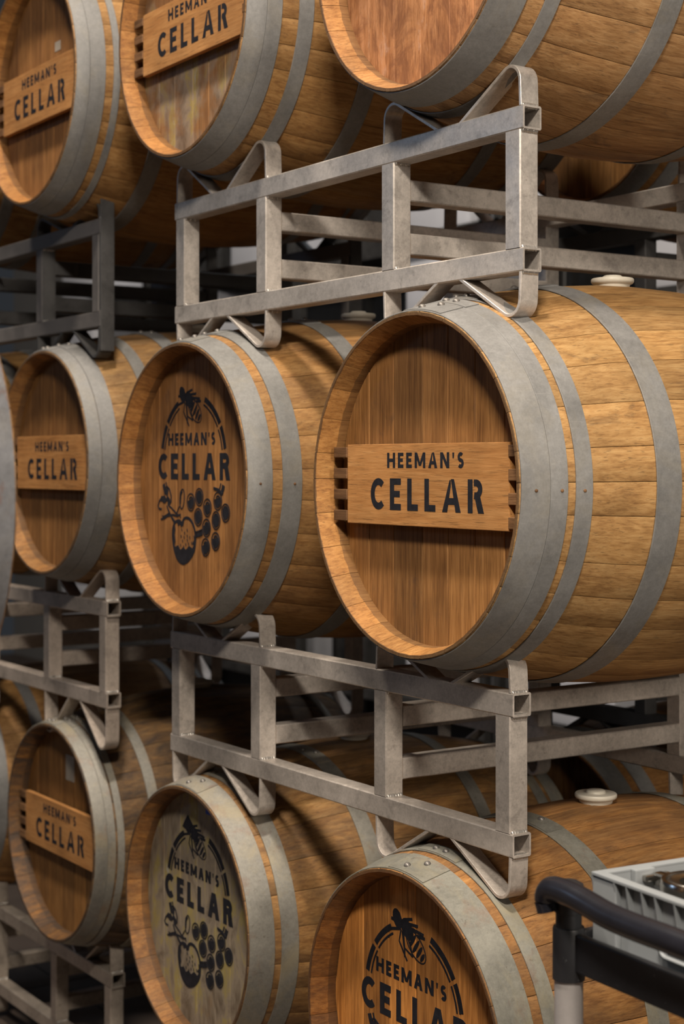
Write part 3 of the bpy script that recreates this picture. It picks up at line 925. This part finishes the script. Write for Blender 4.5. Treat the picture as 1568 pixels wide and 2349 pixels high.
for z, nm, ab, be in ((.9863, 'upper', ('R2t', 'R1t'), ('R2m', 'R1m')), (0, 'lower', ('R2m', 'R1m'), ('R2l', 'R1l')), (-.999, 'floor', ('R2l', 'R1l'), None)):
    rack(-.03, 1.12, z, 'back-row black %s rack, behind the right steel racks' % nm, tuple(info(k) for k in ab), tuple(info(k) for k in be) if be else (None, None), mat=M_black_rack, welds=False, group='back-row racks', capped=True)
rack(.17, -1.90, 0, 'rack across the aisle under the rust-hooped barrel, out of frame', (info('Cm'), None), (info('Cl'), None), welds=False, group='racks across the aisle')
rack(.17, -1.90, -.999, 'floor rack across the aisle, out of frame', (info('Cl'), None), welds=False, group='racks across the aisle')

# ================================================================== floor and rear wall
FLZ = -1.090
fl = obj('floor', box_mesh('floor', (-12, -4.0, FLZ - .25), (6, 5.0, FLZ - .012)), M_floor)
structure(fl)
slab = {}
for i in range(12):
    for j in range(6):
        if 'm' not in slab:
            slab['m'] = box_mesh('floor_slab', (0, 0, 0), (1.494, 1.494, .012), .002)
        o = obj('floor_slab', slab['m'], M_floor, fl, (-12 + i * 1.5, -4.0 + j * 1.5, FLZ - .012))
wl = obj('wall_back', box_mesh('wall_back', (-12, 4.0, FLZ), (6, 4.2, 5.2)), M_wall)
structure(wl)

# ---------------------------------------------------------------- shelving with white bins behind the left stack
def bin_mesh():
    bm = bmesh.new()
    add_box(bm, (-.24, -.18, 0), (.24, .18, .30), .03)
    return mesh_from(bm, 'white_bin', True)
BIN_ME = bin_mesh(); BIN_ME.set_sharp_from_angle(angle=radians(50)); BIN_ME.materials.append(M_white_plastic)
LID_ME = box_mesh('lid', (-.25, -.19, .30), (.25, .19, .325), .01); LID_ME.materials.append(M_white_plastic)

def shelf_unit(x0, y0, nb, label):
    u = empty('shelf_unit', (x0 + .75, y0 + .22, FLZ), label, 'shelving', 'black shelving behind the racks')
    for px in (-.75, .71):
        for py in (-.22, .18):
            obj('upright', box_mesh('upright', (0, 0, 0), (.04, .04, 3.1), .002), M_black_rack, u, (px, py, 0))
    for z, t in ((.05, .05), (.65, .05), (1.65, .05), (2.36, .05), (2.71, .08)):
        obj('shelf', box_mesh('shelf', (-.75, -.22, 0), (.75, .22, t), .003), M_black_rack, u, (0, 0, z))
    obj('dark_backing', box_mesh('dark_backing', (-.75, .2205, .05), (.75, .228, 3.1)), M_black_rack, u)  # black sheet added to keep the gaps around the bins dark
    return u
for k in range(5):
    x0 = -7.9 + k * 1.56
    shelf_unit(x0, 2.55, 2, ['leftmost', 'second from left', 'third from left', 'fourth from left', 'rightmost'][k] + ' black shelf unit of white bins behind the racks')
    for lv, zz in (('fourth', 2.41), ('topmost', 2.79), ('second', .70)):
        for q in (0, 1):
            if (k * 3 + q * 2 + int(zz * 10)) % 4 in (1, 2): continue
            o = empty('white_bin', (x0 + .40 + q * .66 + .05 * ((k + q) % 2), 2.77, FLZ + zz), 'white lidded plastic bin, %s on the %s shelf up of the %s black unit' % (('left', 'right')[q], lv, ['leftmost', 'second', 'third', 'fourth', 'rightmost'][k]), 'bin', 'white bins on the shelving')
            obj('bin_body', BIN_ME, M_white_plastic, o); obj('lid', LID_ME, M_white_plastic, o)

# ================================================================== service cart at lower right
CA = radians(-3)
cart = empty('service_cart', (.407, -.262, FLZ), 'black plastic service cart with grey pole and curved push handle at lower right', 'cart', None, CA)
CZ = -FLZ                                                # world z -> local
CW, CLN = .46, .78
POLE = lathe_mesh('pole', [(0, .115), (.0197, .115), (.0197, 1.06), (0, 1.06)], 28)
POLE.materials.append(M_pole)
COLLAR = lathe_mesh('collar', [(.0199, 0), (.0222, 0), (.0220, .068), (.0212, .071), (.0185, .071), (.0178, .0715), (.0178, .090), (.0195, .091), (.0198, .108), (.0160, .109), (0, .110)], 28)
COLLAR.materials.append(M_black_scuffed)
CAPM = lathe_mesh('pole_cap', [(0, 0), (.020, 0), (.0215, .012), (.020, .020), (.012, .0245), (0, .026)], 24)
CAPM.materials.append(M_black_scuffed)
for px in (0, CW):
    for py in (0, CLN):
        p = obj('pole', POLE, M_pole, cart, (px, py, 0), label='grey satin aluminium pole')
        obj('collar', COLLAR, M_black_scuffed, p, (0, 0, -.036 + CZ))
        obj('pole_cap', CAPM, M_black_scuffed, p, (0, 0, .073 + CZ))
# push handle: runs along the near end, bowing towards the pusher
hz = lambda x, y, z: (x, y, z + CZ)
half = [(-.014, -.022, .056), (-.017, -.024, .074), (-.003, -.026, .0885), (.034, -.028, .0915), (.078, -.030, .0880), (.125, -.034, .0840), (.175, -.037, .0835), (.230, -.038, .0840)]
hp = catmull([hz(*q) for q in half] + [hz(CW - x, y, z) for x, y, z in half[-2::-1]], 7)
obj('push_handle', tube_path_mesh('push_handle', hp, .0172, 18, 1.0), M_black_plastic, cart)
# trays: rimmed decks
def tray(zt, zb, name):
    bm = bmesh.new()
    x0, x1, y0, y1 = .0, CW, -.006, CLN + .006
    t = .012
    add_box(bm, (x0 + .018, y0, zb), (x1 - .018, y0 + t, zt), .003)
    add_box(bm, (x0 + .018, y1 - t, zb), (x1 - .018, y1, zt), .003)
    add_box(bm, (x0, y0 + .024, zb), (x0 + t, y1 - .024, zt), .003)
    add_box(bm, (x1 - t, y0 + .024, zb), (x1, y1 - .024, zt), .003)
    add_box(bm, (x0 + t * .5, y0 + t * .5, zb + .006), (x1 - t * .5, y1 - t * .5, zb + .016))
    return mesh_from(bm, name)
obj('upper_tray', tray(.030 + CZ, -.022 + CZ, 'upper_tray'), M_black_scuffed, cart)
obj('lower_tray', tray(.30, .24, 'lower_tray'), M_black_scuffed, cart)
WHEEL = lathe_mesh('caster', [(0, -.012), (.045, -.012), (.05, -.008), (.05, .008), (.045, .012), (0, .012)], 24, 'Y')
WHEEL.materials.append(M_black_plastic)
for px in (0, CW):
    for py in (0, CLN):
        c = obj('caster', WHEEL, M_black_plastic, cart, (px, py, .05))
        obj('caster_fork', box_mesh('caster_fork', (-.014, -.018, 0), (.014, .018, .075), .004), M_rivet, c, (0, 0, .035 - .006))

# ------------------------------------------------------------------ grey crate on the cart
crate = empty('storage_crate', (.4235, -.236, -.004), 'light grey plastic crate with ribbed sides on the black cart', 'crate', None, radians(-5))
CX, CY, CH = .38, .56, .114
bm = bmesh.new()
t = .004
add_box(bm, (0, 0, 0), (CX, CY, .005))
inset = .012
# walls set in under the rim
add_box(bm, (inset, inset, 0), (CX - inset, inset + t, CH - .003))
add_box(bm, (inset, CY - inset - t, 0), (CX - inset, CY - inset, CH - .003))
add_box(bm, (inset, inset, 0), (inset + t, CY - inset, CH - .003))
add_box(bm, (CX - inset - t, inset, 0), (CX - inset, CY - inset, CH - .003))
obj('crate_body', mesh_from(bm, 'crate_body'), M_crate, crate)
bm = bmesh.new()
def rim_bar(a, b): add_box(bm, a, b, .0012)
rim_bar((0, 0, CH - .005), (CX, inset + t, CH)); rim_bar((0, CY - inset - t, CH - .005), (CX, CY, CH))
rim_bar((0, inset + t, CH - .005), (inset + t, CY - inset - t, CH)); rim_bar((CX - inset - t, inset + t, CH - .005), (CX, CY - inset - t, CH))
obj('crate_rim', mesh_from(bm, 'crate_rim'), M_crate, crate)
def wedge_rib():
    bm = bmesh.new()
    pts = [(0, 0, CH - .005), (0, inset, CH - .005), (0, inset, .035)]
    vs = [bm.verts.new((x, y, z)) for x in (-.0012, .0012) for _, y, z in pts]
    bm.faces.new(vs[:3]); bm.faces.new(vs[3:][::-1])
    for i in range(3): bm.faces.new((vs[i], vs[(i + 1) % 3], vs[3 + (i + 1) % 3], vs[3 + i]))
    return mesh_from(bm, 'rib')
RIB = wedge_rib(); RIB.materials.append(M_crate)
for xx in (.001, .048, .074, .105, .132, .170, .21, .236, .27, .31, .336, .379):
    obj('rib', RIB, M_crate, crate, (xx, 0, 0))
for yy in (.05, .10, .15, .2, .25, .3, .35, .4, .45, .5):
    obj('rib', RIB, M_crate, crate, (0, yy, 0), (0, 0, -pi / 2))
# corner posts and a raised hand-hole collar on the near wall
for xx in (.0, CX - .05):
    obj('corner_panel', box_mesh('corner_panel', (0, .002, .0), (.05, inset, CH - .006), .002), M_crate, crate, (xx, 0, 0))
def slot_collar():
    """rounded oblong collar round the hand slot"""
    bm = bmesh.new()
    def ring(hw, hh, y):
        out = []
        for k in range(32):
            a = 2 * pi * k / 32
            cx = (hw - hh) * (1 if cos(a) > 0 else -1)
            out.append(bm.verts.new((cx + hh * cos(a), y, hh * sin(a))))
        return out
    A = ring(.050, .014, 0); Bq = ring(.050, .014, -.010); C_ = ring(.046, .010, -.010); D = ring(.046, .010, 0)
    for u, v in ((A, Bq), (Bq, C_), (C_, D)):
        for k in range(32): bm.faces.new((u[k], u[(k + 1) % 32], v[(k + 1) % 32], v[k]))
    return mesh_from(bm, 'hand_slot', True)
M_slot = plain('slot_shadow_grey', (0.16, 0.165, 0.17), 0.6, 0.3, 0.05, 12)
obj('hand_slot', slot_collar(), M_crate, crate, (.185, inset, .047))
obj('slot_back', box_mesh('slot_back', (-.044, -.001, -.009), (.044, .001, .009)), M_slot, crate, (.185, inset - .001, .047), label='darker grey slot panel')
# stacking notches on the inside of the left rim
NOTCH = box_mesh('stacking_lug', (0, 0, 0), (.011, .034, .034), .002); NOTCH.materials.append(M_crate)
for yy in (.055, .16, .265, .37):
    obj('stacking_lug', NOTCH, M_crate, crate, (inset + t, yy, CH - .0335))
    obj('stacking_foot', box_mesh('stacking_foot', (0, 0, 0), (.007, .05, .045), .002), M_crate, crate, (inset + t, yy - .01, .01))

# stainless fittings inside
def fitting(x, y, z, sc, label):
    f = empty('steel_fitting', (x, y, z), label, 'fitting', 'stainless fittings in the crate', 0, sc)
    obj('ferrule', lathe_mesh('ferrule', [(.020, 0), (.034, 0), (.034, .006), (.024, .012), (.024, .062), (.034, .070), (.034, .078), (.031, .080), (.028, .0785), (.022, .078), (.0215, .06), (.020, 0)], 36), M_stainless, f)
    obj('clamp_ring', lathe_mesh('clamp_ring', [(.030, .060), (.040, .060), (.041, .066), (.041, .076), (.039, .080), (.035, .080), (.034, .072), (.030, .060)], 36), M_stainless, f)
    wn = obj('wing_nut', box_mesh('wing_nut', (-.062, -.006, .062), (-.038, .006, .076), .003), M_stainless, f)
    obj('wing', box_mesh('wing', (-.066, -.017, .067), (-.058, .017, .0735), .002), M_stainless, wn)
    return f
fitting(.545, -.150, .003, 1.36, 'stainless clamp coupling standing in the grey crate')
fitting(.62, -.03, .003, 1.2, 'second stainless coupling deeper in the grey crate')
